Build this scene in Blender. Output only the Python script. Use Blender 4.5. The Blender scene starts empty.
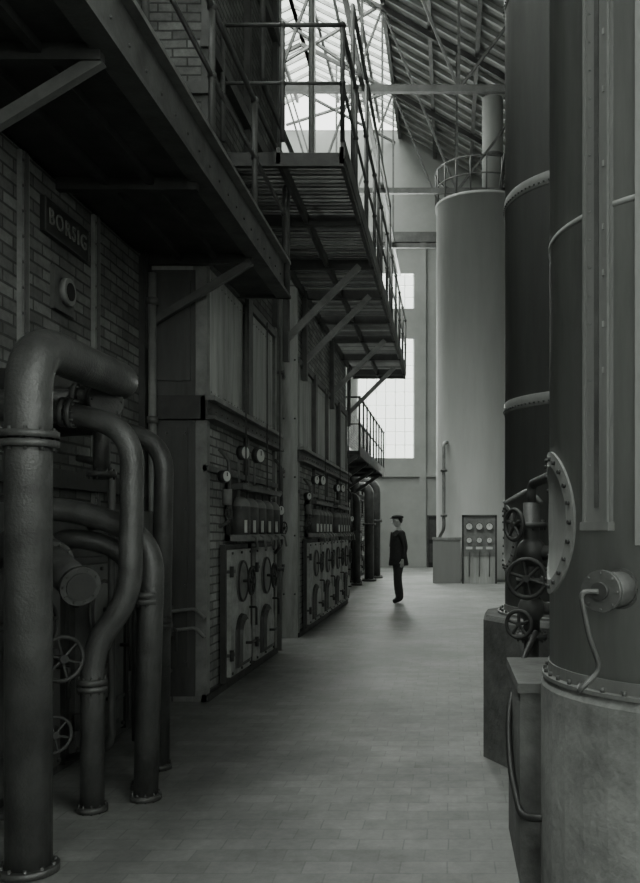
import bpy, bmesh, math, random
from mathutils import Vector, Matrix
random.seed(7)
V = Vector
TAU = math.tau

# ------------------------------------------------------------------ materials
def tint(g, k=1.0):
    return (g*0.975, g*1.0, g*0.965, 1)

def nodes(name):
    m = bpy.data.materials.new(name); m.use_nodes = True
    nt = m.node_tree
    return m, nt, nt.nodes["Principled BSDF"]

def mat(name, g, rough=0.6, metal=0.0, var=0.35, scale=3.0, bump=0.15, streak=False, spec=0.4):
    m, nt, p = nodes(name)
    N, L = nt.nodes, nt.links
    tc = N.new('ShaderNodeTexCoord'); mp = N.new('ShaderNodeMapping')
    L.new(tc.outputs['Object'], mp.inputs['Vector'])
    if streak: mp.inputs['Scale'].default_value = (2.5, 2.5, 0.35)
    no = N.new('ShaderNodeTexNoise'); no.inputs['Scale'].default_value = scale
    no.inputs['Detail'].default_value = 8; no.inputs['Roughness'].default_value = 0.7
    L.new(mp.outputs['Vector'], no.inputs['Vector'])
    cr = N.new('ShaderNodeValToRGB')
    cr.color_ramp.elements[0].position = 0.32; cr.color_ramp.elements[1].position = 0.68
    cr.color_ramp.elements[0].color = tint(g*(1-var)); cr.color_ramp.elements[1].color = tint(g*(1+var))
    L.new(no.outputs['Fac'], cr.inputs['Fac']); L.new(cr.outputs['Color'], p.inputs['Base Color'])
    rr = N.new('ShaderNodeMapRange'); rr.inputs['To Min'].default_value = min(1, rough+.15); rr.inputs['To Max'].default_value = max(.1, rough-.12)
    L.new(no.outputs['Fac'], rr.inputs['Value']); L.new(rr.outputs['Result'], p.inputs['Roughness'])
    p.inputs['Metallic'].default_value = metal
    p.inputs['Specular IOR Level'].default_value = spec
    if bump > 0:
        n2 = N.new('ShaderNodeTexNoise'); n2.inputs['Scale'].default_value = scale*12
        n2.inputs['Detail'].default_value = 4
        L.new(tc.outputs['Object'], n2.inputs['Vector'])
        b = N.new('ShaderNodeBump'); b.inputs['Strength'].default_value = bump; b.inputs['Distance'].default_value = 0.01
        L.new(n2.outputs['Fac'], b.inputs['Height']); L.new(b.outputs['Normal'], p.inputs['Normal'])
    return m

def brick(name, g, mortar, bw, bh, msize=0.01, var=0.3, offset=0.5, rough=0.85, bump=0.6, dirt=0.4, dirtscale=0.8, spec=0.3, fine=0.0):
    m, nt, p = nodes(name)
    N, L = nt.nodes, nt.links
    tc = N.new('ShaderNodeTexCoord')
    bt = N.new('ShaderNodeTexBrick'); bt.offset = offset
    bt.inputs['Scale'].default_value = 1.0
    bt.inputs['Brick Width'].default_value = bw; bt.inputs['Row Height'].default_value = bh
    bt.inputs['Mortar Size'].default_value = msize; bt.inputs['Mortar Smooth'].default_value = 0.3
    bt.inputs['Color1'].default_value = tint(g*(1-var)); bt.inputs['Color2'].default_value = tint(g*(1+var))
    bt.inputs['Mortar'].default_value = tint(mortar)
    wn = N.new('ShaderNodeTexNoise'); wn.inputs['Scale'].default_value = 2.0; L.new(tc.outputs['UV'], wn.inputs['Vector'])
    ws = N.new('ShaderNodeVectorMath'); ws.operation = 'MULTIPLY_ADD'; ws.inputs[1].default_value = (.02,.02,.02)
    L.new(wn.outputs['Color'], ws.inputs[0]); L.new(tc.outputs['UV'], ws.inputs[2])
    L.new(ws.outputs['Vector'], bt.inputs['Vector'])
    no = N.new('ShaderNodeTexNoise'); no.inputs['Scale'].default_value = dirtscale; no.inputs['Detail'].default_value = 10
    no.inputs['Roughness'].default_value = 0.74
    L.new(tc.outputs['UV'], no.inputs['Vector'])
    mr = N.new('ShaderNodeMapRange'); mr.inputs['From Min'].default_value = 0.3; mr.inputs['From Max'].default_value = 0.7
    mr.inputs['To Min'].default_value = 1-dirt; mr.inputs['To Max'].default_value = 1+dirt*0.5
    L.new(no.outputs['Fac'], mr.inputs['Value'])
    mx = N.new('ShaderNodeVectorMath'); mx.operation = 'SCALE'
    L.new(bt.outputs['Color'], mx.inputs[0]); L.new(mr.outputs['Result'], mx.inputs['Scale'])
    out = mx.outputs['Vector']
    if fine > 0:
        f2 = N.new('ShaderNodeTexNoise'); f2.inputs['Scale'].default_value = 14; f2.inputs['Detail'].default_value = 8; f2.inputs['Roughness'].default_value = .8
        L.new(tc.outputs['UV'], f2.inputs['Vector'])
        m2 = N.new('ShaderNodeMapRange'); m2.inputs['From Min'].default_value = .3; m2.inputs['From Max'].default_value = .7
        m2.inputs['To Min'].default_value = 1-fine; m2.inputs['To Max'].default_value = 1+fine; L.new(f2.outputs['Fac'], m2.inputs['Value'])
        x2 = N.new('ShaderNodeVectorMath'); x2.operation = 'SCALE'; L.new(out, x2.inputs[0]); L.new(m2.outputs['Result'], x2.inputs['Scale']); out = x2.outputs['Vector']
    L.new(out, p.inputs['Base Color'])
    p.inputs['Roughness'].default_value = rough
    p.inputs['Specular IOR Level'].default_value = spec
    b = N.new('ShaderNodeBump'); b.inputs['Strength'].default_value = bump; b.inputs['Distance'].default_value = 0.01
    b.invert = True
    L.new(bt.outputs['Fac'], b.inputs['Height']); L.new(b.outputs['Normal'], p.inputs['Normal'])
    return m

M_floor = brick("floor_tiles", 0.165, 0.125, 0.21, 0.14, 0.004, 0.12, rough=0.60, bump=0.15, dirt=0.55, dirtscale=0.8, spec=0.38, fine=.2)
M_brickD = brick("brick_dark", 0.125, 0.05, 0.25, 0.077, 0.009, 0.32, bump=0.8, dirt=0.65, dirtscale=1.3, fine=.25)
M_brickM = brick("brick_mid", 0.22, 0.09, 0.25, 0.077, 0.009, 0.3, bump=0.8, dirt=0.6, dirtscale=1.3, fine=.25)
M_plaster = mat("wall_plaster", 0.22, 0.9, var=0.12, scale=0.7, bump=0.1)
M_roof = mat("roof_boards", 0.15, 0.8, var=0.3, scale=1.5)
M_roofrib = mat("roof_rib_paint", 0.30, 0.8, var=0.25, scale=1.5)
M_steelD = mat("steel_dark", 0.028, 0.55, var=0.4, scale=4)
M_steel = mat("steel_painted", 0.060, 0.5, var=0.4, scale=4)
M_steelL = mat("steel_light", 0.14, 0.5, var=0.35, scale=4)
M_pipe = mat("pipe_paint", 0.042, 0.45, var=0.5, scale=6, bump=0.3, spec=0.5)
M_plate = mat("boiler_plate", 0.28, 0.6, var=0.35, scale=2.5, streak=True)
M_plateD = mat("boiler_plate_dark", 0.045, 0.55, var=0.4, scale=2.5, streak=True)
M_tank1 = mat("tank_paint", 0.20, 0.5, var=0.18, scale=2.0, streak=True, bump=0.12)
M_tank2 = mat("tank_paint_dark", 0.13, 0.5, var=0.18, scale=2.0, streak=True, bump=0.12)
M_tankF = mat("tank_paint_pale", 0.18, 0.65, var=0.08, scale=1.0, streak=True, bump=0.05)
M_conc = mat("concrete", 0.15, 0.9, var=0.5, scale=2.6, bump=0.5)
M_concD = mat("concrete_grimy", 0.085, 0.9, var=0.5, scale=2.6, bump=0.5)
M_door = mat("furnace_door_iron", 0.25, 0.5, var=0.35, scale=6)
M_white = mat("enamel_white", 0.45, 0.4, var=0.05, scale=4, bump=0)
M_bar = mat("window_bar_white", 0.7, 0.6, var=0.05, scale=4, bump=0)
M_black = mat("black_void", 0.012, 0.8, var=0.1, bump=0)
M_rubber = mat("rubber", 0.015, 0.5, var=0.2, bump=0)
M_suit = mat("suit_cloth", 0.030, 0.9, var=0.25, scale=20, bump=0.1)
M_skin = mat("skin", 0.38, 0.6, var=0.08, scale=10, bump=0)
M_hair = mat("hair", 0.02, 0.7, var=0.2, bump=0)
M_shirt = mat("shirt", 0.4, 0.8, var=0.05, bump=0)
M_sign = mat("sign_enamel", 0.02, 0.4, var=0.2, bump=0)
def glass():
    m = bpy.data.materials.new("window_glass"); m.use_nodes = True
    nt = m.node_tree; nt.nodes.clear()
    o = nt.nodes.new('ShaderNodeOutputMaterial'); a = nt.nodes.new('ShaderNodeBsdfTransparent'); b = nt.nodes.new('ShaderNodeBsdfGlossy')
    a.inputs[0].default_value = (0.88, 0.9, 0.88, 1); b.inputs['Roughness'].default_value = 0.15
    x = nt.nodes.new('ShaderNodeMixShader'); x.inputs[0].default_value = 0.06
    nt.links.new(a.outputs[0], x.inputs[1]); nt.links.new(b.outputs[0], x.inputs[2]); nt.links.new(x.outputs[0], o.inputs[0])
    return m
M_glass = glass()

# ------------------------------------------------------------------ builder
class B:
    def __init__(s, name):
        s.name = name; s.bm = bmesh.new(); s.uv = s.bm.loops.layers.uv.new("UVMap"); s.mats = []
    def mi(s, m):
        if m not in s.mats: s.mats.append(m)
        return s.mats.index(m)
    def face(s, vs, m, smooth=False):
        try: f = s.bm.faces.new(vs)
        except ValueError: return None
        f.material_index = s.mi(m); f.smooth = smooth
        f.normal_update(); n = f.normal
        ax = max(range(3), key=lambda i: abs(n[i]))
        for l in f.loops:
            c = l.vert.co
            l[s.uv].uv = (c.y, c.z) if ax == 0 else ((c.x, c.z) if ax == 1 else (c.x, c.y))
        return f
    def hexa(s, P, m):
        v = [s.bm.verts.new(p) for p in P]
        for q in ((0,3,2,1),(4,5,6,7),(0,1,5,4),(1,2,6,5),(2,3,7,6),(3,0,4,7)):
            s.face([v[i] for i in q], m)
    def box(s, x0, x1, y0, y1, z0, z1, m):
        s.hexa([(x0,y0,z0),(x1,y0,z0),(x1,y1,z0),(x0,y1,z0),(x0,y0,z1),(x1,y0,z1),(x1,y1,z1),(x0,y1,z1)], m)
    def beam(s, p, q, w, h, m, up=(0,0,1)):
        p, q = V(p), V(q); d = (q-p).normalized(); u = V(up)
        if abs(d.dot(u)) > 0.98: u = V((0,1,0))
        a = d.cross(u).normalized(); b = a.cross(d).normalized()
        a = a*w/2; b = b*h/2
        s.hexa([p-a-b, p+a-b, p+a+b, p-a+b, q-a-b, q+a-b, q+a+b, q-a+b], m)
    def frame(s, d):
        d = d.normalized(); u = V((0,0,1)) if abs(d.z) < 0.9 else V((0,1,0))
        a = d.cross(u).normalized(); return a, a.cross(d).normalized()
    def cyl(s, p, q, r, m, r2=None, n=16, cap=True):
        p, q = V(p), V(q); r2 = r if r2 is None else r2
        a, b = s.frame(q-p)
        A = []; C = []
        for i in range(n):
            t = TAU*i/n; o = a*math.cos(t)+b*math.sin(t)
            A.append(s.bm.verts.new(p+o*r)); C.append(s.bm.verts.new(q+o*r2))
        for i in range(n):
            j = (i+1) % n; s.face([A[i], A[j], C[j], C[i]], m, True)
        if cap:
            s.face(A[::-1], m); s.face(C, m)
    def tube(s, pts, r, m, n=12, bend=0.1, seg=6):
        pts = [V(p) for p in pts]; path = [pts[0]]
        for i in range(1, len(pts)-1):
            p0, p1, p2 = pts[i-1], pts[i], pts[i+1]
            k = min(bend, (p1-p0).length*0.48, (p2-p1).length*0.48)
            a = p1+(p0-p1).normalized()*k; c = p1+(p2-p1).normalized()*k
            for j in range(seg+1):
                t = j/seg; path.append(a*(1-t)**2+p1*2*t*(1-t)+c*t*t)
        path.append(pts[-1])
        d0 = (path[1]-path[0]); a, b = s.frame(d0); rings = []
        prev = d0.normalized()
        for i, p in enumerate(path):
            if i == 0: d = path[1]-path[0]
            elif i == len(path)-1: d = path[-1]-path[-2]
            else: d = (path[i]-path[i-1]).normalized()+(path[i+1]-path[i]).normalized()
            d = d.normalized(); q = prev.rotation_difference(d); a = q @ a; b = q @ b; prev = d
            rings.append([s.bm.verts.new(p+(a*math.cos(TAU*k/n)+b*math.sin(TAU*k/n))*r) for k in range(n)])
        for i in range(len(rings)-1):
            for k in range(n):
                j = (k+1) % n; s.face([rings[i][k], rings[i][j], rings[i+1][j], rings[i+1][k]], m, True)
        s.face(rings[0][::-1], m); s.face(rings[-1], m)
    def torus(s, c, ax, R, r, m, n=24, k=8):
        c = V(c); d = V(ax).normalized(); a, b = s.frame(d); rings = []
        for i in range(n):
            t = TAU*i/n; o = a*math.cos(t)+b*math.sin(t)
            rings.append([s.bm.verts.new(c+o*(R+r*math.cos(TAU*j/k))+d*r*math.sin(TAU*j/k)) for j in range(k)])
        for i in range(n):
            for j in range(k):
                s.face([rings[i][j], rings[(i+1)%n][j], rings[(i+1)%n][(j+1)%k], rings[i][(j+1)%k]], m, True)
    def lathe(s, prof, c, m, n=48, ax=(0,0,1), smooth=True):
        c = V(c); d = V(ax).normalized()
        if d.z > 0.99: a, b = V((1,0,0)), V((0,1,0))
        else: a, b = s.frame(d)
        rings = [[s.bm.verts.new(c+(a*math.cos(TAU*i/n)+b*math.sin(TAU*i/n))*r+d*z) for i in range(n)] for r, z in prof]
        for k in range(len(rings)-1):
            for i in range(n):
                j = (i+1) % n; s.face([rings[k][i], rings[k][j], rings[k+1][j], rings[k+1][i]], m, smooth)
        s.face(rings[0][::-1], m); s.face(rings[-1], m)
    def ball(s, c, r, m, sc=(1,1,1), n=12):
        c = V(c); rows = []
        for i in range(1, n//2+2):
            ph = math.pi*i/(n//2+2)
            rows.append([s.bm.verts.new(c+V((r*sc[0]*math.sin(ph)*math.cos(TAU*j/n), r*sc[1]*math.sin(ph)*math.sin(TAU*j/n), r*sc[2]*math.cos(ph)))) for j in range(n)])
        t = s.bm.verts.new(c+V((0,0,r*sc[2]))); bo = s.bm.verts.new(c-V((0,0,r*sc[2])))
        for k in range(len(rows)-1):
            for j in range(n):
                s.face([rows[k][j], rows[k+1][j], rows[k+1][(j+1)%n], rows[k][(j+1)%n]], m, True)
        for j in range(n):
            s.face([t, rows[0][j], rows[0][(j+1)%n]], m, True); s.face([bo, rows[-1][(j+1)%n], rows[-1][j]], m, True)
    def wheel(s, c, ax, R, m, spokes=5, r=None, stem=0.0):
        c = V(c); d = V(ax).normalized(); a, b = s.frame(d); r = r or R*0.1
        s.torus(c, d, R, r, m)
        s.cyl(c-d*R*0.12, c+d*R*0.2, R*0.2, m, n=10)
        for i in range(spokes):
            t = TAU*i/spokes+0.3; s.cyl(c, c+(a*math.cos(t)+b*math.sin(t))*R, r*0.75, m, n=6, cap=False)
        if stem: s.cyl(c-d*stem, c, R*0.12, m, n=8)
    def flange(s, c, ax, R, t, m, bolts=8):
        c = V(c); d = V(ax).normalized(); a, b = s.frame(d)
        s.cyl(c-d*t/2, c+d*t/2, R, m, n=24)
        for i in range(bolts):
            an = TAU*i/bolts; o = c+(a*math.cos(an)+b*math.sin(an))*R*0.86
            s.cyl(o-d*t*0.95, o+d*t*0.95, R*0.07, m, n=6)
    def done(s, parent=None):
        bmesh.ops.recalc_face_normals(s.bm, faces=s.bm.faces)
        me = bpy.data.meshes.new(s.name); s.bm.to_mesh(me); s.bm.free()
        for m in s.mats: me.materials.append(m)
        o = bpy.data.objects.new(s.name, me); bpy.context.collection.objects.link(o)
        if parent: o.parent = parent
        return o

def empty(name, loc=(0,0,0)):
    o = bpy.data.objects.new(name, None); o.location = loc; bpy.context.collection.objects.link(o); return o

# ------------------------------------------------------------------ room shell
XL, XR, YB, YF = -9.5, 5.0, -12.0, 35.0
b = B("floor"); b.box(XL-0.3, XR+0.3, YB-0.3, YF+0.3, -0.2, 0, M_floor); b.done()
def wall_x(name, x0, x1, y, th, z0, z1, holes, m, swap=False):
    b = B(name); xs = sorted({x0, x1} | {h[0] for h in holes} | {h[1] for h in holes}); zs = sorted({z0, z1} | {h[2] for h in holes} | {h[3] for h in holes})
    for i in range(len(xs)-1):
        for k in range(len(zs)-1):
            cx, cz = (xs[i]+xs[i+1])/2, (zs[k]+zs[k+1])/2
            if not any(h[0] < cx < h[1] and h[2] < cz < h[3] for h in holes):
                if swap: b.box(y, y+th, xs[i], xs[i+1], zs[k], zs[k+1], m)
                else: b.box(xs[i], xs[i+1], y, y+th, zs[k], zs[k+1], m)
    return b
holesF = [(-3.7,-1.42,4.35,9.1),(-3.7,-1.42,10.3,11.7),(-8.3,-6.0,4.35,9.1),(-8.3,-6.0,10.3,11.7),(1.9,4.2,4.35,9.1),(-0.92,-0.44,0,2.08)]
b = wall_x("wall_far", XL, XR, YF, 0.35, 0, 17.4, holesF, M_plaster)
b.box(-1.2,-0.95,YF-0.12,YF,0,13,M_plaster); b.box(-4.3,-3.9,YF-0.12,YF,0,13,M_plaster)
b.box(XL,XR,YF-0.16,YF,12.9,13.3,M_steel); b.box(XL,-0.92,YF-0.06,YF,0,1.5,M_plaster)
b.box(-0.44,XR,YF-0.06,YF,0,1.5,M_plaster)
b.box(XL,XR,YF-0.1,YF,3.6,3.8,M_plaster)
b.done()
def window(name, x0, x1, z0, z1, y, nx, nz, swap=False):
    b = B(name)
    def bx(a0,a1,c0,c1,z0_,z1_,m):
        if swap: b.box(c0,c1,a0,a1,z0_,z1_,m)
        else: b.box(a0,a1,c0,c1,z0_,z1_,m)
    for i in range(nx+1):
        x = x0+(x1-x0)*i/nx; w = 0.05 if i in (0, nx) else 0.013
        bx(x-w, x+w, y+0.1, y+0.15, z0, z1, M_bar)
    for k in range(nz+1):
        z = z0+(z1-z0)*k/nz; bx(x0, x1, y+0.09, y+0.14, z-0.012, z+0.012, M_bar)
    bx(x0, x1, y+0.12, y+0.125, z0, z1, M_glass)
    return b.done()
for i, h in enumerate(holesF[:5]):
    window(f"window_{i+1}", h[0], h[1], h[2], h[3], YF, 6, max(3, int((h[3]-h[2])/0.5)))
b = B("door_1"); b.box(-0.86,-0.5,YF+0.02,YF+0.06,0,2.04,M_black)
b.box(-0.92,-0.86,YF+0.0,YF+0.16,0,2.08,M_steel); b.box(-0.5,-0.44,YF+0.0,YF+0.16,0,2.08,M_steel); b.box(-0.86,-0.5,YF+0.0,YF+0.16,2.04,2.08,M_steel)
b.box(-0.82,-0.54,YF+0.01,YF+0.02,0.2,0.95,M_steelD); b.box(-0.82,-0.54,YF+0.01,YF+0.02,1.1,1.9,M_steelD); b.ball((-0.54,YF+0.0,1.05),0.03,M_steelL); b.done()
b = B("wall_left"); b.box(XL-0.3, XL, YB, YF, 0, 17.4, M_brickM); b.done()
addedHolesR = [(-11,-7.5,2.5,11),(-6.5,-3,2.5,11),(-2,1.2,2.5,11)]  # added openings beside and behind the camera, letting fill light onto the left side
b = wall_x("wall_right", YB, YF, XR, 0.3, 0, 13.4, addedHolesR, M_plaster, swap=True)
for y in (2,7,12,17,22,27,32): b.box(XR-0.25, XR, y, y+0.5, 0, 13.3, M_plaster)
b.done()
for i, h in enumerate(addedHolesR): window(f"window_{i+9}", h[0], h[1], h[2], h[3], XR, 6, 15, swap=True)  # windows added to the right wall for the side fill
holesB = [(-8,-5,3,9),(-3.5,-0.5,3,9),(1,4,3,9)]
b = wall_x("wall_back", XL, XR, YB-0.35, 0.35, 0, 17.4, holesB, M_plaster); b.done()
for i, h in enumerate(holesB): window(f"window_{i+6}", h[0], h[1], h[2], h[3], YB-0.35, 5, 10)
# roof
def rz(x): return 17.4-(x+2)*0.57
b = B("ceiling")
b.hexa([(-2,YB,rz(-2)),(XR+.3,YB,rz(XR+.3)),(XR+.3,YF,rz(XR+.3)),(-2,YF,rz(-2)),(-2,YB,rz(-2)+.15),(XR+.3,YB,rz(XR+.3)+.15),(XR+.3,YF,rz(XR+.3)+.15),(-2,YF,rz(-2)+.15)], M_roof)
b.box(XL,-8.5,YB,YF,17.4,17.55,M_roof)
y = YB+0.3
while y < YF:
    b.beam((-2,y,rz(-2)-.06),(XR,y,rz(XR)-.06),0.10,0.12,M_roofrib); y += 0.62
for x in (-2.0,-0.6,0.8,2.2,3.6):
    b.beam((x,YB,rz(x)-.24),(x,YF,rz(x)-.24),0.12,0.24,M_steel)
b.done()
b = B("skylight")
for sgn in (0,1):
    xa, za, xb, zb = (-2,17.4,-5.25,19.0) if sgn == 0 else (-5.25,19.0,-8.5,17.4)
    b.hexa([(xa,YB,za),(xb,YB,zb),(xb,YF,zb),(xa,YF,za),(xa,YB,za+.01),(xb,YB,zb+.01),(xb,YF,zb+.01),(xa,YF,za+.01)], M_glass)
    y = YB
    while y <= YF:
        b.beam((xa,y,za),(xb,y,zb),0.06,0.12,M_steelL); y += 0.6
    for t in (0,.25,.5,.75,1):
        x = xa+(xb-xa)*t; z = za+(zb-za)*t
        b.beam((x,YB,z-.05),(x,YF,z-.05),0.10,0.16,M_steel)
b.done()
for y in (8, 14, 20, 26, 31):
    b = B("roof_truss"); z0 = 11.5
    b.beam((XL,y,z0),(XR,y,z0),0.12,0.16,M_steel)
    b.beam((XR,y,rz(XR)-.5),(-2,y,rz(-2)-.5),0.12,0.16,M_steelD)
    b.beam((-2,y,rz(-2)-.5),(-5.25,y,18.6),0.1,0.12,M_steelD); b.beam((-8.5,y,17.0),(-5.25,y,18.6),0.1,0.12,M_steelD)
    b.beam((XL,y,z0),(-8.5,y,17.0),0.12,0.16,M_steelD)
    pts = [-8.0,-6.0,-4.0,-2.0,0.2,2.4,4.6]
    tz = lambda x: (rz(x)-.5) if x > -2 else (16.9+min(x+8.5, -2-x)*0.49 if x > -8.5 else 17)
    for i, x in enumerate(pts):
        b.beam((x,y,z0),(x,y,tz(x)),0.06,0.06,M_steel)
        if i: b.beam((pts[i-1],y,z0 if i % 2 else tz(pts[i-1])),(x,y,tz(x) if i % 2 else z0),0.06,0.06,M_steel)
    b.done()
b = B("roof_bracing")
for (ya, yb2) in ((14,20),(20,26),(26,31),(31,35)):
    b.beam((-6.5,ya,17.6),(-2.2,yb2,16.9),0.08,0.08,M_steel); b.beam((-6.5,yb2,17.6),(-2.2,ya,16.9),0.08,0.08,M_steel)
for x in (-5.0,-2.0,1.5): b.beam((x,8,11.62),(x,YF,11.62),0.1,0.1,M_steel)
b.done()

# ------------------------------------------------------------------ boilers
def furnace_door(b, X, y0, w, z0, z1):
    """cast iron door on a wall facing +X"""
    y0 += .03; w -= .06
    b.box(X, X+.05, y0, y0+w, z0, z1, M_steelD)
    b.box(X+.05, X+.09, y0+.05, y0+w-.05, z0+.05, z1-.05, M_door)
    cy = y0+w/2
    zc = z0+(z1-z0)*.72
    b.cyl((X+.09,cy,zc),(X+.11,cy,zc),min(.2,w*.26),M_steelL,n=24)
    b.torus((X+.11,cy,zc),(1,0,0),min(.19,w*.25),.012,M_steelD)
    b.wheel((X+.19,cy,zc),(1,0,0),min(.13,w*.17),M_steelD,stem=.12)
    ah = (z1-z0)*.40; aw = w*.27
    def arch(k, off):
        return [(-aw*k,off),(aw*k,off),(aw*k,ah*.6)]+[(aw*k*math.cos(t*math.pi/8), ah*.6+(ah*.4-off)*math.sin(t*math.pi/8)) for t in range(1,8)]+[(-aw*k,ah*.6)]
    zb = z0+.1; A0 = arch(1,0); A1 = arch(.97,.01); A2 = arch(.78,.05); A3 = arch(.72,.06)
    rows = [[b.bm.verts.new((X+dx,cy+p[0],zb+p[1])) for p in A] for A, dx in ((A0,.08),(A1,.12),(A2,.12),(A3,.15))]
    k = len(A0)
    for r_, mm in ((0,M_steelD),(1,M_steelD),(2,M_steel)):
        for i in range(k):
            j = (i+1) % k; b.face([rows[r_][i],rows[r_][j],rows[r_+1][j],rows[r_+1][i]], mm)
    b.face(rows[3], M_door)
    b.tube([(X+.13,cy-.06,zb+ah*.45),(X+.2,cy-.06,zb+ah*.45),(X+.2,cy+.1,zb+ah*.45)],.014,M_steelD,n=6,bend=.02)
    for zz in (z0+.25,z1-.25):
        b.cyl((X+.10,y0+.035,zz-.05),(X+.10,y0+.035,zz+.05),.02,M_steelD,n=8)
        b.box(X+.05,X+.105,y0+.03,y0+.16,zz-.015,zz+.015,M_steel)
    for zz in (z0+.08,z1-.08):
        for yy in (y0+.08,cy,y0+w-.08): b.cyl((X+.085,yy,zz),(X+.105,yy,zz),.014,M_steelD,n=6)
    b.tube([(X+.09,y0+w-.1,(z0+z1)/2),(X+.16,y0+w-.1,(z0+z1)/2),(X+.16,y0+w-.1,(z0+z1)/2-.18)],.013,M_steelD,n=6,bend=.02)

def stoker_panel(b, X, y0, y1, z0, z1, n):
    b.box(X, X+.04, y0, y1, z0-.06, z1+.06, M_steelD)
    b.box(X, X+.16, y0, y1, z1, z1+.05, M_steel); b.box(X, X+.2, y0, y1, z0-.06, z0, M_steelL)
    w = (y1-y0)/n
    for i in range(n):
        cy = y0+w*(i+.5)
        b.cyl((X+.09,cy,z0),(X+.09,cy,z0+.27),w*.26,M_steel,n=12)
        b.ball((X+.09,cy,z0+.27),w*.26,M_steelL,n=10)
        b.box(X+.04,X+.17,cy-w*.2,cy+w*.2,z0+.02,z0+.14,M_white)
        b.cyl((X+.07,cy,z0+.3),(X+.07,cy,z1),.015,M_steelL,n=6)
        b.tube([(X+.17,cy,z0),(X+.24,cy,z0-.02),(X+.26,cy,z0-.14)],.012,M_steelL,n=6,bend=.03)

def gauge(b, c, ax, r):
    c = V(c); d = V(ax).normalized()
    b.cyl(c-d*.03, c+d*.03, r, M_steelD, n=20); b.cyl(c+d*.03, c+d*.034, r*.84, M_white, n=20)
    b.beam(c+d*.036, c+d*.036+V((0,0,r*.6)), .008, .004, M_black)

def rivets(b, line, m, r=.012, step=.12, ax=(1,0,0)):
    p, q = V(line[0]), V(line[1]); n = max(1, int((q-p).length/step)); d = V(ax)
    for i in range(n+1):
        c = p.lerp(q, i/n); b.cyl(c, c+d*r*.8, r, m, r2=r*.5, n=6)

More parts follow.
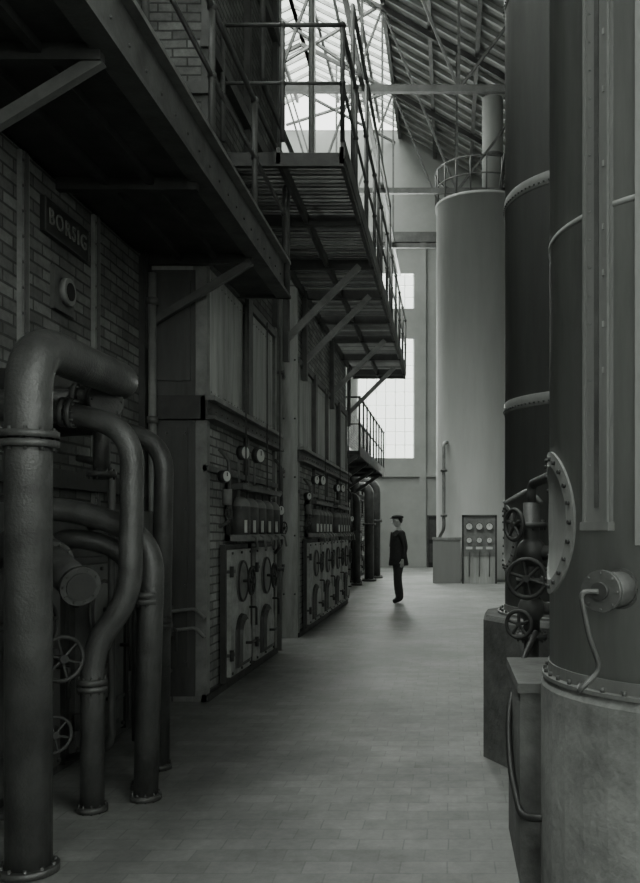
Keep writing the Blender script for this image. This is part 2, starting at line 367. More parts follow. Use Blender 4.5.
def boiler(name, X, Y0, Y1, H, doors, panels, upper, side_dark=True, back=-9.0):
    b = B(name)
    b.box(back, X-.02, Y0+.02, Y1, 0, 2.45, M_brickM)
    b.box(back, X-.02, Y0+.02, Y1, 2.45, 3.85, M_plate)
    if H > 3.9: b.box(back, X-.02, Y0+.02, Y1, 3.85, H, upper)
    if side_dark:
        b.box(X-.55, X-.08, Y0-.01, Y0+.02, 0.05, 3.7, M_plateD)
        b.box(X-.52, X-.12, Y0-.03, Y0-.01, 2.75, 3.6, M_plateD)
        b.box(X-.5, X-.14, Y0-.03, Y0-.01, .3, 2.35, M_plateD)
        for z in (.35,1.0,1.65,2.3): rivets(b, ((X-.48,Y0-.03,z),(X-.16,Y0-.03,z)), M_steel, ax=(0,-1,0))
        b.box(X-.6, X+.02, Y0-.06, Y0, 2.42, 2.62, M_steelD)
        for z in (.62,.78):
            b.tube([(X-.3,Y0-.03,z),(X-.3,Y0-.1,z),(X-.05,Y0-.12,z+.03),(X+.03,Y0-.12,z-.05)],.016,M_steelL,n=6,bend=.03)
            b.cyl((X-.3,Y0-.02,z-.05),(X-.3,Y0-.02,z+.05),.04,M_steel,n=10)
    for y in (Y0, Y1-.1):
        b.box(X-.1, X+.015, y, y+.1, 0, 3.9, M_steelL)
    n = max(2, round((Y1-Y0)/1.5))
    for i in range(1, n):
        y = Y0+(Y1-Y0)*i/n; b.box(X-.02, X+.03, y-.05, y+.05, 2.62, 3.85, M_steel)
        if i % 2: b.box(X+.03, X+.05, y-.09, y+.09, 2.62, 3.85, M_steel)
        rivets(b, ((X+.03,y-.035,2.7),(X+.03,y-.035,3.8)), M_steelL, step=.14)
        b.box(X-.02, X+.025, y-.04, y+.04, 1.9, 2.45, M_steel)
    b.box(X-.02, X+.10, Y0-.06, Y1, 2.58, 2.62, M_steelL); b.box(X-.02, X+.04, Y0-.06, Y1, 2.44, 2.58, M_steelD); b.box(X-.02, X+.10, Y0-.06, Y1, 2.42, 2.45, M_steel)
    rivets(b, ((X+.04,Y0,2.51),(X+.04,Y1,2.51)), M_steel, step=.2)
    b.box(X-.02, X+.02, Y0, Y1, 3.78, 3.86, M_steel)
    b.box(X-.02, X+.03, Y0, Y1, 1.86+.12, 1.86+.17, M_steel)
    rivets(b, ((X-.02,Y0+.15,2.7),(X-.02,Y1,2.7)), M_plate, step=.12); rivets(b, ((X-.02,Y0+.15,3.7),(X-.02,Y1,3.7)), M_plate, step=.12)
    b.box(X-.03, X+.03, Y0, Y1, 0, .06, M_steelD)
    for (y, w) in doors: furnace_door(b, X, y, w, .07, 1.34)
    for (ya, yb2, k) in panels:
        stoker_panel(b, X, ya, yb2, 1.43, 1.86, k)
        gauge(b, (X+.1,ya+.25,2.22), (1,-.4,0), .07); gauge(b, (X+.1,(ya+yb2)/2,2.25), (1,-.4,0), .08)
        b.cyl((X+.06,(ya+yb2)/2,1.9),(X+.06,(ya+yb2)/2,2.2),.012,M_steelL,n=6); b.cyl((X+.06,ya+.25,1.9),(X+.06,ya+.25,2.2),.012,M_steelL,n=6)
    ya = Y0+.35
    b.tube([(X+.03,ya,1.5),(X+.12,ya,1.55),(X+.12,ya,2.1),(X+.03,ya,2.2)],.018,M_steel,n=6,bend=.04)
    gauge(b,(X+.1,ya-.1,1.95),(1,-.5,0),.055); b.cyl((X+.1,ya,1.7),(X+.1,ya,1.84),.045,M_steelL,n=10)
    b.wheel((X+.13,ya-.05,1.62),(1,-.4,0),.05,M_steel)
    b.tube([(X+.05,Y1-.3,2.3),(X+.13,Y1-.3,2.2),(X+.13,Y1-.3,1.3),(X+.05,Y1-.3,1.2)],.02,M_steel,n=6,bend=.05)
    gauge(b,(X+.14,Y1-.5,1.7),(1,-.6,0),.06); b.wheel((X+.16,Y1-.3,1.5),(1,-.3,0),.07,M_steelD)
    for f in (.3,.62,.85):
        yy = Y0+(Y1-Y0)*f; b.cyl((X+.14,yy,1.9),(X+.14,yy,3.7),.008,M_steel,n=6); b.ball((X+.14,yy,1.9),.03,M_steelL,n=8)
    return b
b = boiler("brick_boiler", -2.1, 7.54, 10.6, 9.5, [(8.0,.95),(9.05,1.05)], [(8.25,10.1,5)], M_brickD)
for z in (4.1,5.2,6.4,7.6,8.8): b.box(-2.6,-2.05,7.50,7.54,z,z+.1,M_steel)
for y in (7.54,9.05,10.5): b.box(-2.13,-2.06,y,y+.1,3.9,9.4,M_steel)
for z in (5.6,7.3): b.box(-2.13,-2.04,7.5,10.6,z,z+.12,M_steel)
b.done()
b = boiler("brick_boiler", -2.1, 12.1, 17.9, 5.0, [(12.55,1.15),(13.8,1.15),(15.1,1.15),(16.35,1.15)], [(12.8,14.6,5),(15.3,17.2,5)], M_brickM, side_dark=False)
b.box(-2.3,-2.09,12.02,12.12,0,4.8,M_plate); b.box(-2.34,-2.30,11.98,12.12,0,4.8,M_steel)
for z in (.6,1.4,2.2,3.0,3.8): rivets(b,((-2.27,12.02,z),(-2.12,12.02,z)),M_steelD,ax=(0,-1,0),r=.015,step=.12)
b.done()
b = boiler("brick_boiler", -2.9, 20.5, 32.0, 5.0, [(26.5,1.1),(28,1.1)], [], M_brickM, side_dark=False); b.done()

# nearest boiler : brick casing with name plate
b = B("brick_boiler")
X = -2.6
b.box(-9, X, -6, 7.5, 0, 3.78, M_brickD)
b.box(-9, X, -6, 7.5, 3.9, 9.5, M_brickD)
for y in (1.2,3.3,5.33,6.42):
    b.box(X, X+.03, y-.05, y+.05, 1.3, 3.76, M_steelL); b.box(X+.03, X+.04, y-.02, y+.02, 1.3, 3.76, M_steel)
    rivets(b, ((X+.03,y-.035,1.4),(X+.03,y-.035,3.7)), M_steel, step=.15)
b.box(X, X+.05, 7.35, 7.5, 0, 3.76, M_steelD)
b.box(X, X+.06, -6, 7.5, 1.75, 1.87, M_steelD)
b.box(X, X+.22, 4.2, 7.4, 0, 1.62, M_plateD)
_md = M_door; M_door = M_steel
for y in (4.3,5.3,6.3): furnace_door(b, X+.22, y, .95, .05, 1.3)
M_door = _md
b.box(X, X+.03, 5.72, 6.02, 2.92, 3.2, M_steel); b.cyl((X+.03,5.87,3.06),(X+.07,5.87,3.06),.09,M_steelL,n=16); b.cyl((X+.07,5.87,3.06),(X+.075,5.87,3.06),.06,M_black,n=16)
b.done()
e = empty("boiler_nameplate")
b = B("plate"); b.box(X+.0, X+.03, 5.58, 6.26, 3.37, 3.60, M_sign)
b.box(X+.03,X+.038,5.58,6.26,3.37,3.38,M_steel); b.box(X+.03,X+.038,5.58,6.26,3.59,3.60,M_steel); b.box(X+.03,X+.038,5.58,5.59,3.37,3.60,M_steel); b.box(X+.03,X+.038,6.25,6.26,3.37,3.60,M_steel)
b.done(e)
cu = bpy.data.curves.new("letters", 'FONT'); cu.body = "BORSIG"; cu.size = .145; cu.extrude = .004; cu.align_x = 'CENTER'; cu.align_y = 'CENTER'; cu.space_character = 1.25
to = bpy.data.objects.new("letters", cu); bpy.context.collection.objects.link(to)
cu.materials.append(M_steelL)
to.location = (X+.036, 5.92, 3.485); to.rotation_euler = (math.pi/2, 0, math.pi/2); to.parent = e

b = B("vertical_riser_pipe")
b.cyl((-2.51,7.42,0.0),(-2.51,7.42,3.64),.035,M_steelL,n=10)
for z in (1.2,2.4,3.4): b.cyl((-2.51,7.42,z-.03),(-2.51,7.42,z+.03),.05,M_steel,n=10)
b.done()
b = B("vertical_riser_pipe")
b.cyl((-2.11,10.8,0),(-2.11,10.8,9.5),.045,M_steelL,n=12); b.cyl((-2.2,11.2,0),(-2.2,11.2,9.5),.035,M_steel,n=12)
for z in (1,2.2,3.4,4.5,6,7.5): b.flange((-2.11,10.8,z),(0,0,1),.075,.04,M_steel,6); b.box(-2.3,-2.1,11.15,11.22,z,z+.04,M_steel)
b.done()

# ------------------------------------------------------------------ galleries
def railing(b, p, q, h=1.05, step=1.3, r=.02, mids=(.5,), kick=True, m=None):
    m = m or M_steel
    p, q = V(p), V(q); n = max(1, round((q-p).length/step))
    for i in range(n+1):
        c = p.lerp(q, i/n); b.cyl(c, c+V((0,0,h)), r*1.1, m, n=8); b.ball(c+V((0,0,h)), r*1.7, m, n=8); b.ball(c+V((0,0,h*.5)), r*1.6, m, n=8)
    b.cyl(p+V((0,0,h)), q+V((0,0,h)), r, m, n=8)
    for k in mids: b.cyl(p+V((0,0,h*k)), q+V((0,0,h*k)), r*.8, m, n=8)

b = B("steel_gallery")
y0, y1 = -6, 8.75
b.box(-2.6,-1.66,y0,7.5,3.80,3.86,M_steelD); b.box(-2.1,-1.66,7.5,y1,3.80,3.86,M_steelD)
b.box(-1.67,-1.64,y0,y1,3.78,4.12,M_steel); b.box(-1.72,-1.58,y0,y1,3.77,3.80,M_steel); b.box(-1.72,-1.58,y0,y1,4.11,4.14,M_steelL)
rivets(b, ((-1.64,1,3.95),(-1.64,y1,3.95)), M_steel, step=.25)
b.box(-2.1,-1.6,y1-.05,y1,3.77,4.12,M_steel)
for y in (-3,-1,1,2.4,4.2,5.8,7.42): b.box(-2.6,-1.67,y,y+.06,3.72,3.80,M_steelD)
for x in (-2.3,-2.0): b.box(x,x+.05,y0,7.5,3.75,3.80,M_steelD)
for y in (1.0,4.24,7.44):
    b.beam((-2.6,y,3.18),(-1.68,y,3.74),.05,.06,M_steel); b.box(-2.6,-2.54,y-.05,y+.05,3.0,3.8,M_steelD)
railing(b, (-1.64,-5.9,4.13),(-1.64,8.72,4.13), h=.95, step=1.35, r=.022)
b.cyl((-1.62,8.72,3.8),(-1.62,8.72,5.0),.035,M_steel,n=10)
b.done()

b = B("steel_gallery")
y0, y1, Z = 7.94, 19.1, 4.88
y = y0+.08
while y < y1-.03:
    b.box(-2.08,-.99,y,y+.04,Z,Z+.035,M_steelL if random.random() < .4 else M_steel); y += .10
for x in (-.98,-1.55,-2.08): b.box(x-.02,x+.02,y0,y1,Z-.10,Z+.05,M_steel)
b.box(-.99,-.95,y0,y1,Z-.05,Z+.13,M_steel)
for y in (7.94,9.5,11.07,12.5,14.0,15.4,17.0,18.6,19.05): b.box(-2.1,-.96,y,y+.06,Z-.12,Z-.0,M_steelD)
for y in (11.09,12.52,15.42,18.0):
    b.beam((-2.08,y,3.86),(-1.14,y,4.8),.06,.08,M_steelL); b.box(-2.1,-2.03,y-.05,y+.05,3.6,4.85,M_steel)
railing(b, (-.97,y0,Z+.1),(-.97,y1,Z+.1), h=1.05, step=1.1, r=.02)
railing(b, (-2.05,y0,Z+.1),(-.97,y0,Z+.1), h=1.05, step=.55, r=.02)
b.done()

b = B("steel_gallery")   # low gallery at the third boiler
b.box(-2.88,-1.85,17.95,24.5,3.02,3.1,M_steelD); b.box(-1.87,-1.83,17.95,24.5,2.98,3.2,M_steel)
for y in (18,20,22,24): b.beam((-2.9,y,2.3),(-1.9,y,3.0),.08,.08,M_steel); b.box(-2.9,-1.85,y,y+.08,2.94,3.02,M_steelD)
railing(b,(-1.85,18,3.1),(-1.85,24.5,3.1),h=1.1,step=.8); railing(b,(-2.9,18,3.1),(-1.85,18,3.1),h=1.1,step=.5)
for y in (18.3,20.6,24): b.cyl((-2.8,y,0),(-2.8,y,3.0),.06,M_steel,n=10)
b.done()

b = B("overhead_pipe_run")
b.tube([(-1.98,9.3,8.2),(-1.98,9.3,6.2),(-1.98,16,6.2),(-1.98,18.5,5.9)],.03,M_steel,bend=.15)
b.tube([(-2.0,9.0,7.8),(-1.45,9.2,7.8),(-1.45,9.2,6.0),(-1.45,9.2,5.0)],.03,M_steelL,bend=.12)
for y in (9.6,11.2,13.0,15.5): b.cyl((-1.06,y,4.93),(-1.06,y,7.2),.024,M_steel,n=8)
b.cyl((-1.06,9.6,7.2),(-1.06,15.5,7.2),.024,M_steel,n=8)
b.done()

# ------------------------------------------------------------------ left foreground pipes
def floorpipe(name, pts, r, bend, flanges, m=M_pipe, n=24):
    b = B(name); b.tube(pts, r, m, n=n, bend=bend, seg=10)
    for c, ax in flanges: b.flange(c, ax, r*1.3, .03, M_pipe, 10)
    return b
b = floorpipe("blowdown_main_pipe", [(-1.81,3.78,0),(-1.81,3.78,2.28),(-1.81,5.0,2.30),(-2.6,5.02,2.30)], .096, .24,
    [((-1.81,3.78,1.88),(0,0,1)),((-1.81,3.78,1.84),(0,0,1)),((-1.81,3.78,.02),(0,0,1))]); b.done()
b = floorpipe("bent_steam_pipe", [(-2.55,4.75,2.12),(-2.05,4.62,2.1),(-1.66,4.6,2.0),(-1.67,4.6,1.12),(-1.87,4.6,.86),(-1.87,4.6,0)], .06, .22,
    [((-1.98,4.61,2.085),(1,0,-.1)),((-2.02,4.615,2.09),(1,0,-.1)),((-1.87,4.6,.68),(0,0,1)),((-1.87,4.6,.645),(0,0,1)),((-1.87,4.6,.02),(0,0,1))]); b.done()
b = floorpipe("bent_steam_pipe", [(-2.55,5.45,2.1),(-2.1,5.42,2.12),(-1.76,5.42,2.0),(-1.79,5.42,0)], .058, .26,
    [((-2.1,5.42,2.12),(1,0,0)),((-1.79,5.42,.92),(0,0,1)),((-1.79,5.42,.885),(0,0,1)),((-1.79,5.42,.02),(0,0,1))]); b.done()
b = floorpipe("bent_steam_pipe", [(-2.5,4.8,1.6),(-2.0,4.8,1.58),(-1.62,4.8,1.42),(-1.66,4.8,0)], .064, .26,
    [((-1.655,4.8,1.12),(0,0,1)),((-1.655,4.8,1.085),(0,0,1)),((-1.66,4.8,.02),(0,0,1))]); b.done()
b = floorpipe("bent_steam_pipe", [(-2.38,5.1,1.2),(-2.2,4.9,1.45),(-1.85,4.95,1.38),(-1.72,5.0,1.1),(-1.74,5.0,0)], .055, .2,
    [((-1.74,5.0,.02),(0,0,1))]); b.done()
b = floorpipe("capped_branch_pipe", [(-2.4,4.9,1.62),(-2.15,4.65,1.34),(-1.80,4.28,1.2)], .085, .2, [((-2.1,4.6,1.32),(1,-1,-.35)),((-2.07,4.57,1.31),(1,-1,-.35))])
d = V((.35,-.37,-.14)).normalized(); b.flange(V((-1.80,4.28,1.2)), d, .098, .025, M_pipe, 10); b.cyl(V((-1.80,4.28,1.2)), V((-1.80,4.28,1.2))+d*.022,.07,M_steelD,n=20)
b.done()
b = floorpipe("capped_branch_pipe", [(-2.4,4.5,1.25),(-2.1,4.3,1.48),(-1.95,4.2,1.2),(-2.0,4.2,.7)], .06, .15, [((-2.0,4.2,.75),(0,0,1))]); 
b.cyl((-2.0,4.2,0),(-2.0,4.2,.74),.045,M_pipe,n=16)
b.done()
b = B("gate_valve")
b.ball((-1.92,4.85,2.2),.09,M_pipe,n=16); b.cyl((-1.92,4.85,2.1),(-1.92,4.85,2.42),.05,M_pipe); b.flange((-1.92,4.85,2.1),(0,0,1),.1,.035,M_pipe); b.flange((-1.86,4.75,2.17),(1,-.8,0),.1,.03,M_pipe); b.cyl((-2.6,4.85,2.2),(-1.92,4.85,2.2),.05,M_pipe)
b.flange((-2.05,4.85,2.2),(1,0,0),.085,.03,M_pipe); b.cyl((-1.92,4.85,1.75),(-1.92,4.85,2.1),.045,M_pipe); b.flange((-1.92,4.85,1.78),(0,0,1),.08,.03,M_pipe)
b.done()
b = B("gate_valve")
b.cyl((-2.3,4.55,.83),(-1.98,4.42,.83),.05,M_pipe); b.ball((-2.1,4.47,.83),.09,M_pipe,n=16); b.wheel((-1.93,4.38,.83),(.8,-.6,0),.11,M_steelD,spokes=6,stem=.1)
b.cyl((-2.1,4.47,0),(-2.1,4.47,.83),.045,M_pipe); b.wheel((-1.97,4.38,.45),(.8,-.6,0),.09,M_steelD,spokes=6,stem=.15)
b.flange((-2.1,4.47,.65),(0,0,1),.08,.03,M_pipe); b.flange((-2.1,4.47,.3),(0,0,1),.08,.03,M_pipe); b.done()
b = B("drain_pipe_bundle")
b.tube([(-2.2,5.2,1.9),(-1.98,5.15,1.85),(-1.98,5.15,.2),(-2.3,5.3,.1)],.022,M_steel,n=8,bend=.08)
b.tube([(-2.3,4.4,1.0),(-2.06,4.25,.98),(-2.06,4.25,.1),(-2.3,4.3,.06)],.02,M_steel,n=8,bend=.06)
b.tube([(-2.38,5.8,1.5),(-2.05,5.75,1.5),(-2.05,5.75,.1)],.03,M_pipe,n=10,bend=.1)
b.tube([(-2.38,6.2,1.1),(-2.1,6.15,1.1),(-2.1,6.15,.1)],.03,M_pipe,n=10,bend=.1)
b.wheel((-1.98,5.68,1.1),(1,-.6,0),.09,M_steel,stem=.08); b.wheel((-2.0,6.1,.8),(1,-.6,0),.09,M_steel,stem=.08)
b.done()

e = empty("standing_pipe_group")
for i, (x, y, h, r) in enumerate(((-2.70,25.0,3.0,.13),(-2.35,25.6,2.75,.14),(-2.3,27.2,2.95,.15),(-2.5,23.6,2.4,.1))):
    b = B(f"pipe_{i+1}"); b.tube([(x,y,0),(x,y,h),(-2.92,y+.1,h)],r,M_steel,n=16,bend=.3)
    b.flange((x,y,h*.6),(0,0,1),r*1.4,.05,M_steel,8); b.flange((x,y,.03),(0,0,1),r*1.5,.06,M_steel,8); b.done(e)

# ------------------------------------------------------------------ tall riveted tanks
def oct_ped(b, cx, cy, r, z0, z1, rot, m, n=8):
    bot = [b.bm.verts.new((cx+r*math.cos(rot+TAU*i/n), cy+r*math.sin(rot+TAU*i/n), z0)) for i in range(n)]
    mid = [b.bm.verts.new((v.co.x, v.co.y, z1-.03)) for v in bot]
    top = [b.bm.verts.new((cx+(v.co.x-cx)*.975, cy+(v.co.y-cy)*.975, z1)) for v in bot]
    for A, C in ((bot,mid),(mid,top)):
        for i in range(n): b.face([A[i],A[(i+1)%n],C[(i+1)%n],C[i]], m)
    b.face(top, m); b.face(bot[::-1], m)
def tank(name, cx, cy, r, rings, top, m, ped, zb=.92, fl=.05, riv=True):
    e = empty(name)
    b = B("shell")
    b.lathe([(r,zb),(r,top),(r*.8,top+.15),(r*.3,top+.25)],(cx,cy,0),m,n=96)
    hw = .04 if riv else .010
    for z in rings:
        b.lathe([(r+.002,z-hw),(r+.005,z-hw*.9),(r+.005,z+hw*.9),(r+.002,z+hw)],(cx,cy,0),m,n=96)
        if riv:
            for i in range(110):
                t = TAU*i/110; d = V((math.cos(t),math.sin(t),0))
                b.cyl(V((cx,cy,z-.015))+d*(r+.005), V((cx,cy,z-.015))+d*(r+.012), .007, M_steelD, r2=.005, n=6)
    b.lathe([(r+fl,zb+.002),(r+fl,zb+.016),(r+.006,zb+.017),(r+.006,zb+.06)],(cx,cy,0),M_tank2,n=96,smooth=False)
    for i in range(48):
        t = TAU*i/48; d = V((math.cos(t),math.sin(t),0)); b.cyl(V((cx,cy,zb+.015))+d*(r+fl*.6), V((cx,cy,zb+.033))+d*(r+fl*.6), .008, M_steel, n=6)
    b.done(e)
    b = B("concrete_pedestal"); ped(b); b.done(e)
    return e
def saddle(b, cx, cy, r, ang, zc, R, m, bolts=22):
    """round reinforcing flange following the curved shell"""
    n = 48
    def P(rr, t, out):
        a = ang+rr*math.cos(t)/r; return (cx+(r+out)*math.cos(a), cy+(r+out)*math.sin(a), zc+rr*math.sin(t))
    rows = []
    for i in range(n):
        t = TAU*i/n
        rows.append([b.bm.verts.new(P(R,t,0)), b.bm.verts.new(P(R,t,.010)), b.bm.verts.new(P(R*.8,t,.010)), b.bm.verts.new(P(R*.78,t,.003)), b.bm.verts.new(P(R*.3,t,.004))])
    for i in range(n):
        A, C = rows[i], rows[(i+1)%n]
        for k in range(4): b.face([A[k],C[k],C[k+1],A[k+1]], m, k == 3)
    b.face([x[4] for x in rows], m)
    for i in range(bolts):
        t = TAU*i/bolts; p = V(P(R*.9,t,.009)); q = V(P(R*.9,t,.020)); b.cyl(p,q,.009,M_steelD,n=6)
def ped1(b):
    oct_ped(b, 1.1, 3.5, .735, 0, .89, TAU/16, M_conc, 40)
    b.box(.29,.55,3.64,4.35,0,.80,M_concD); b.box(.28,.56,3.62,4.37,.80,.84,M_concD)
e1 = tank("riveted_water_tank", 1.1, 3.5, .7, (2.60,4.3,6.0,7.7), 8.9, M_tank1, ped1, zb=.89, fl=.03, riv=False)
def ped2(b): oct_ped(b, 1.08, 5.9, .88, 0, .92, 0.2, M_concD, 12)
e2 = tank("riveted_water_tank", 1.06, 5.9, .69, (2.28,3.63,4.98,6.33,7.68), 8.9, M_tank2, ped2)
b = B("manhole"); saddle(b, 1.1,3.5,.7, math.pi+.02, 1.50, .28, M_tank1); b.done(e1)
b = B("manhole"); saddle(b, 1.06,5.9,.69, math.pi+.10, 1.42, .22, M_tank2); b.done(e2)
b = B("level_scale")
d = V((-.82,-.572,0)).normalized(); tg = V((-d.y,d.x,0)); c0 = V((1.1,3.5,0))+d*.70
def strip(off, w, z0, z1, th, m):
    p = c0+tg*off; a = p-tg*w/2-d*.01; c = p+tg*w/2-d*.01; a2 = a+d*(th+.01); c2 = c+d*(th+.01)
    b.hexa([(a.x,a.y,z0),(c.x,c.y,z0),(c2.x,c2.y,z0),(a2.x,a2.y,z0),(a.x,a.y,z1),(c.x,c.y,z1),(c2.x,c2.y,z1),(a2.x,a2.y,z1)], m)
strip(0,.13,1.5,6,.012,M_tank2); strip(-.055,.012,1.5,6,.024,M_tank2); strip(.055,.012,1.5,6,.024,M_tank2); strip(.0,.02,1.55,6,.016,M_steel)
z = 1.6
while z < 5.5: strip(-.035,.008,z,z+.003,.015,M_steelL); z += .1
for z in (2.02,2.18,2.36,2.52,2.74,3.0,3.2): strip(.032,.008,z,z+.02,.015,M_door)
strip(0,.14,1.47,1.5,.028,M_tank2)
b.done(e1)
b = B("ladder_plate"); dd = V((-.62,-.785,0)).normalized(); d = dd; tg = V((-d.y,d.x,0)); c0 = V((1.1,3.5,0))+d*.70
strip(0,.09,1.42,6,.012,M_tank1); strip(0,.02,1.42,6,.018,M_tank2); b.done(e1)
b = B("pump_unit")
p = V((.66,3.12,1.27)); q = V((.50,2.90,1.27)); dq = (q-p).normalized()
b.cyl(p,q,.06,M_steel,n=24); b.flange(q,dq,.07,.02,M_steel,8); b.flange(p.lerp(q,.45),dq,.07,.015,M_steel,8); b.cyl(q,q+dq*.025,.03,M_steelD)
b.tube([q+dq*.025, q+dq*.025+V((-.06,0,.0)), (.455,2.88,1.12),(.50,2.92,1.01),(.42,2.88,.94),(.46,3.1,.93)],.009,M_steel,n=8,bend=.04)
b.ball(p.lerp(q,.3)+V((0,0,.07)),.025,M_steel); b.done(e1)
b = B("valve_cluster")
b.cyl((.44,4.75,.9),(.44,4.75,1.62),.045,M_steel); b.ball((.44,4.75,1.35),.085,M_steel,n=16); b.ball((.44,4.75,1.05),.075,M_steel,n=16)
b.flange((.44,4.75,1.5),(0,0,1),.085,.03,M_steel); b.flange((.44,4.75,1.2),(0,0,1),.085,.03,M_steel); b.flange((.44,4.75,.9),(0,0,1),.085,.03,M_steel)
b.wheel((.40,4.58,1.22),(-.3,-1,0),.1,M_steelD,spokes=6,r=.013,stem=.15); b.wheel((.34,4.66,1.5),(-1,-.6,0),.08,M_steelD,spokes=5,r=.012,stem=.1)
b.wheel((.36,4.6,.98),(-.5,-1,0),.07,M_steelD,spokes=5,r=.011,stem=.12)
b.tube([(.44,4.75,1.62),(.44,4.75,1.72),(.52,4.4,1.75),(.7,4.12,1.75)],.025,M_steel,bend=.06); b.tube([(.44,4.75,1.05),(.75,4.75,1.05),(.95,5.22,1.1)],.035,M_steel,bend=.1)
b.tube([(.44,4.75,1.35),(.7,4.6,1.35),(.85,4.16,1.3)],.04,M_steel,bend=.1)
b.tube([(.44,4.75,.9),(.44,4.75,0)],.04,M_steel)
b.tube([(.3,4.9,1.62),(.44,4.9,1.7),(.5,4.8,1.62)],.012,M_steelL,n=8,bend=.03)
b.done()
b = B("rubber_hose")
b.tube([(.44,4.5,.95),(.38,4.4,.86),(.27,4.1,.66),(.265,3.9,.42),(.29,3.58,.30),(.40,3.52,.32)],.016,M_rubber,n=10,bend=.15); b.done()

# ------------------------------------------------------------------ far storage tank and gauge panel
e = empty("storage_tank"); cx, cy, r, H = 1.04, 26.6, 1.45, 11.1
b = B("shell"); b.lathe([(r+.06,0),(r+.06,.12),(r,.14),(r,H),(r+.04,H),(r+.04,H+.1),(r*.5,H+.25)],(cx,cy,0),M_tankF,n=96)
b.done(e)
b = B("top_railing")
for k in range(20):
    t = TAU*k/20; d = V((math.cos(t),math.sin(t),0)); c = V((cx,cy,H+.1))+d*(r+.02); b.cyl(c,c+V((0,0,1.0)),.025,M_steel,n=6)
b.torus((cx,cy,H+1.1),(0,0,1),r+.02,.028,M_steel,n=48); b.torus((cx,cy,H+.6),(0,0,1),r+.02,.022,M_steel,n=48); b.done(e)
b = B("vent_pipe"); b.cyl((cx+.25,cy,H),(cx+.25,cy,14.5),.32,M_tankF,n=24); b.lathe([(.36,0),(.36,.1)],(cx+.25,cy,H+1.6),M_steel,n=24); b.done(e)
b = B("level_pipe"); b.tube([(-.35,25.9,1.2),(-.18,25.4,1.5),(-.18,25.4,4.0),(0.0,25.9,4.1)],.05,M_steelL,bend=.15); b.flange((-.18,25.4,3.2),(0,0,1),.1,.04,M_steel); b.flange((-.18,25.4,1.9),(0,0,1),.1,.04,M_steel)
b.cyl((-.35,25.9,0),(-.35,25.9,1.2),.05,M_steelL); b.done(e)
b = B("concrete_plinth"); b.box(-.48,.30,24.6,25.1,0,1.22,M_tankF); b.box(-.5,.32,24.58,25.12,1.2,1.28,M_conc); b.done()
b = B("gauge_panel")
b.box(.33,1.30,24.40,24.48,0,1.88,M_plate); b.box(.33,.38,24.36,24.48,0,1.9,M_steelD); b.box(1.25,1.30,24.36,24.48,0,1.9,M_steelD); b.box(.33,1.3,24.36,24.48,1.84,1.9,M_steelD)
b.box(.38,1.25,24.38,24.40,.75,1.82,M_steelL)
for x in (.53,.81,1.09):
    gauge(b,(x,24.34,1.58),(0,-1,0),.105); gauge(b,(x,24.34,1.2),(0,-1,0),.085); b.box(x-.09,x+.09,24.36,24.38,.95,1.02,M_white)
    b.tube([(x,24.37,.9),(x,24.3,.85),(x,24.3,.3),(x,24.38,.2)],.015,M_steel,n=6,bend=.05)
b.done()

# ------------------------------------------------------------------ man in suit and cap
def skin_mesh(name, verts, edges, radii, root, mats, matfn, parent, sub=2):
    me = bpy.data.meshes.new(name+"_sk"); me.from_pydata(verts, edges, []); o = bpy.data.objects.new(name+"_sk", me); bpy.context.collection.objects.link(o)
    sm = o.modifiers.new("skin", 'SKIN'); sm.use_smooth_shade = True
    sv = me.skin_vertices[0].data
    for i, r in enumerate(radii):
        sv[i].radius = r if isinstance(r, tuple) else (r, r); sv[i].use_root = (i == root)
    s2 = o.modifiers.new("sub", 'SUBSURF'); s2.levels = sub; s2.render_levels = sub
    bpy.context.view_layer.update()
    dg = bpy.context.evaluated_depsgraph_get(); ev = bpy.data.meshes.new_from_object(o.evaluated_get(dg)); ev.name = name
    bpy.data.objects.remove(o)
    ev.materials.clear()
    for m in mats: ev.materials.append(m)
    for p in ev.polygons: p.use_smooth = True; p.material_index = matfn(p.center)
    ob = bpy.data.objects.new(name, ev); bpy.context.collection.objects.link(ob); ob.parent = parent
    return ob
man = empty("man")
vs = [(0,0,.94),(0,-.01,1.08),(0,-.005,1.25),(0,.01,1.40),(0,.015,1.48),(0,0,1.56)]
rs = [(.155,.13),(.15,.13),(.185,.135),(.16,.11),(.06,.06),(.052,.055)]
es = [(0,1),(1,2),(2,3),(3,4),(4,5)]
for sx in (-1,1):
    k = len(vs)
    hand_y = -.05 if sx < 0 else .02
    vs += [(sx*.19,.012,1.405),(sx*.245,.07,1.13),(sx*.235,hand_y,.90)]; rs += [.08,.062,.045]; es += [(3,k),(k,k+1),(k+1,k+2)]
    k = len(vs)
    fy = -.05 if sx > 0 else .06
    vs += [(sx*.09,fy*.2,.84),(sx*.10,fy*.7-.02,.48),(sx*.105,fy+.03,.10),(sx*.115,fy-.10,.045)]; rs += [.115,.085,.072,(.045,.035)]; es += [(0,k),(k,k+1),(k+1,k+2),(k+2,k+3)]
skin_mesh("body", vs, es, rs, 0, [M_suit,M_skin,M_black,M_shirt], lambda c: 1 if c.z > 1.51 else (3 if c.z > 1.475 else (2 if c.z < .085 else 0)), man)
b = B("jacket")
rings = []
for z, rx, ry, cy in ((1.36,.20,.15,0.0),(1.25,.205,.165,0.0),(1.08,.19,.165,-.005),(.95,.195,.175,0.0),(.80,.21,.20,.005),(.77,.205,.195,.005)):
    rings.append([b.bm.verts.new((rx*math.cos(TAU*i/28), cy+ry*math.sin(TAU*i/28), z)) for i in range(28)])
for k in range(len(rings)-1):
    for i in range(28): b.face([rings[k][i],rings[k][(i+1)%28],rings[k+1][(i+1)%28],rings[k+1][i]], M_suit, True)
for sx in (-1,1): b.beam((sx*.02,-.17,1.15),(sx*.07,-.125,1.44),.05,.012,M_suit,up=(0,1,0))
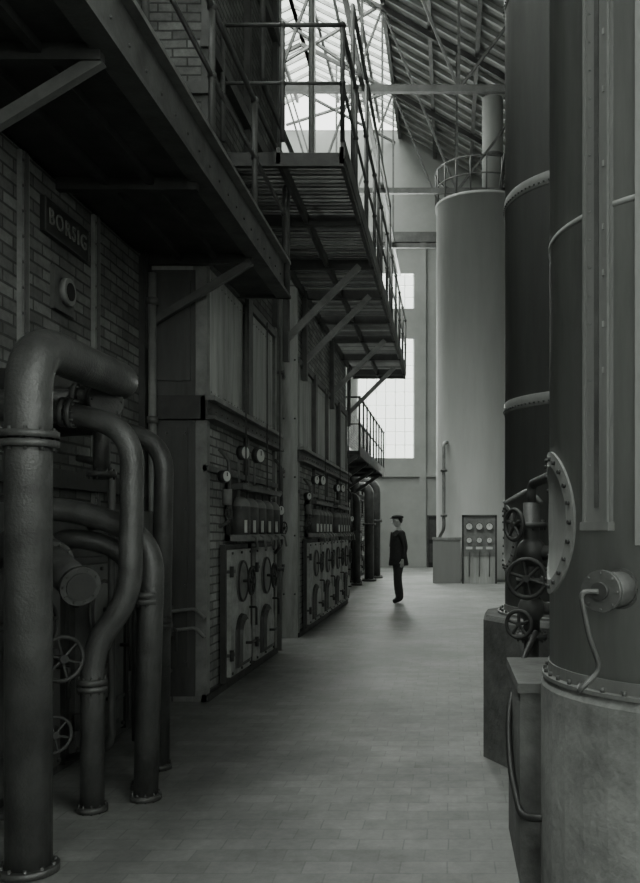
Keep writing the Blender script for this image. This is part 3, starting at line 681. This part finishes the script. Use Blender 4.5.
b.beam((0,-.135,1.42),(0,-.16,1.3),.03,.01,M_black,up=(0,1,0))
for z in (1.1,1.0): b.ball((.01,-.175,z),.01,M_black,n=8)
b.done(man)
b = B("head"); n = 20; hc = V((0,-.015,1.655)); rows = []
for i in range(1, 14):
    ph = math.pi*i/14; row = []
    for j in range(n):
        t = TAU*j/n; x = .076*math.sin(ph)*math.cos(t); y = .097*math.sin(ph)*math.sin(t); z = .118*math.cos(ph)
        if z < 0: x *= 1-.28*(-z/.118); y = y*(1-.1*(-z/.118)) if y < 0 else y*(1-.35*(-z/.118))
        if y < 0 and abs(x) < .035 and -.08 < z < -.055: y -= .006
        row.append(b.bm.verts.new(hc+V((x,y,z))))
    rows.append(row)
for k in range(len(rows)-1):
    for j in range(n): b.face([rows[k][j],rows[k+1][j],rows[k+1][(j+1)%n],rows[k][(j+1)%n]], M_skin, True)
b.face(rows[0], M_skin); b.face(rows[-1], M_skin)
b.hexa([hc+V(p) for p in ((-.016,-.088,-.03),(.016,-.088,-.03),(.010,-.080,.02),(-.010,-.080,.02),(-.010,-.124,-.028),(.010,-.124,-.028),(.004,-.098,.02),(-.004,-.098,.02))], M_skin)
for sx in (-1,1):
    b.ball(hc+V((sx*.03,-.087,.012)),.011,M_white,n=8); b.ball(hc+V((sx*.03,-.096,.012)),.005,M_black,n=6)
    b.ball(hc+V((sx*.03,-.088,.03)),.018,M_hair,sc=(1,.4,.25),n=8)
    b.ball(hc+V((sx*.077,.005,-.005)),.032,M_skin,sc=(.35,.6,1),n=10)
b.ball(hc+V((0,-.092,-.055)),.024,M_hair,sc=(1,.35,.18),n=8)
b.ball(hc+V((0,.035,.03)),.1,M_hair,sc=(.77,.70,.9),n=18)
hd = b.done(man)
b = B("flat_cap"); b.ball(hc+V((0,.0,.085)),.125,M_suit,sc=(.86,1.0,.36),n=20); b.lathe([(.080,.052),(.083,.08)],hc,M_hair,n=24)
b.ball(hc+V((0,-.105,.06)),.065,M_hair,sc=(.95,.8,.14),n=14); cp = b.done(man)
for o in (hd, cp): o.rotation_euler = (0,0,math.radians(-8))
for sx in (-1,1):
    y = -.05 if sx < 0 else .02; x = sx*.232; z = .90
    fv = [(x,y,z+.01),(x,y-.008,z-.05),(x,y-.012,z-.085)]; fr = [(.022,.026),(.016,.034),(.014,.036)]; fe = [(0,1),(1,2)]
    for i, L in enumerate((.068,.078,.072,.056)):
        k = len(fv); fy = y-.040+i*.019
        fv += [(x,fy,z-.095),(x-sx*.006,fy-.002,z-.10-L*.5),(x-sx*.02,fy-.004,z-.10-L*.92)]; fr += [.009,.0085,.0075]; fe += [(2,k),(k,k+1),(k+1,k+2)]
    k = len(fv); fv += [(x-sx*.005,y-.045,z-.055),(x-sx*.012,y-.06,z-.09)]; fr += [.010,.008]; fe += [(1,k),(k,k+1)]
    skin_mesh("hand", fv, fe, fr, 0, [M_skin], lambda c: 0, man, sub=1)
man.location = (-1.04,17.7,0.0); man.rotation_euler = (0,0,math.radians(-70))

# ------------------------------------------------------------------ light
def area(name, loc, rot, sx, sy, L):
    l = bpy.data.lights.new(name, 'AREA'); l.shape = 'RECTANGLE'; l.size = sx; l.size_y = sy; l.energy = L*math.pi*sx*sy; l.color = (.99,1,.98)
    o = bpy.data.objects.new(name, l); o.location = loc; o.rotation_euler = rot; bpy.context.collection.objects.link(o); return o
area("skylight_daylight", (-5.25,11.5,20.5), (0,0,0), 10, 47, 25)
area("far_window_daylight", (-3,YF+1.5,8), (-math.pi/2,0,0), 14, 11, 28)
area("back_window_daylight", (-2,YB-1.5,6), (math.pi/2,0,0), 14, 8, 10)
area("side_window_daylight", (XR+1.5,-5,7), (0,math.pi/2,0), 10, 14, 8)  # added fill lamp outside the added right-wall windows
w = bpy.data.worlds.new("World"); bpy.context.scene.world = w; w.use_nodes = True
w.node_tree.nodes['Background'].inputs[0].default_value = (.98,1,.97,1); w.node_tree.nodes['Background'].inputs[1].default_value = 4.0

# ------------------------------------------------------------------ camera
c = bpy.data.cameras.new("camera"); co = bpy.data.objects.new("camera", c); bpy.context.collection.objects.link(co)
co.location = (0,0,1.47); co.rotation_euler = (math.pi/2,0,0)
c.sensor_fit = 'VERTICAL'; c.sensor_height = 24; c.lens = 24*880/883
c.shift_x = -130/883; c.shift_y = 89/883; c.clip_end = 200; c.clip_start = .05
bpy.context.scene.camera = co
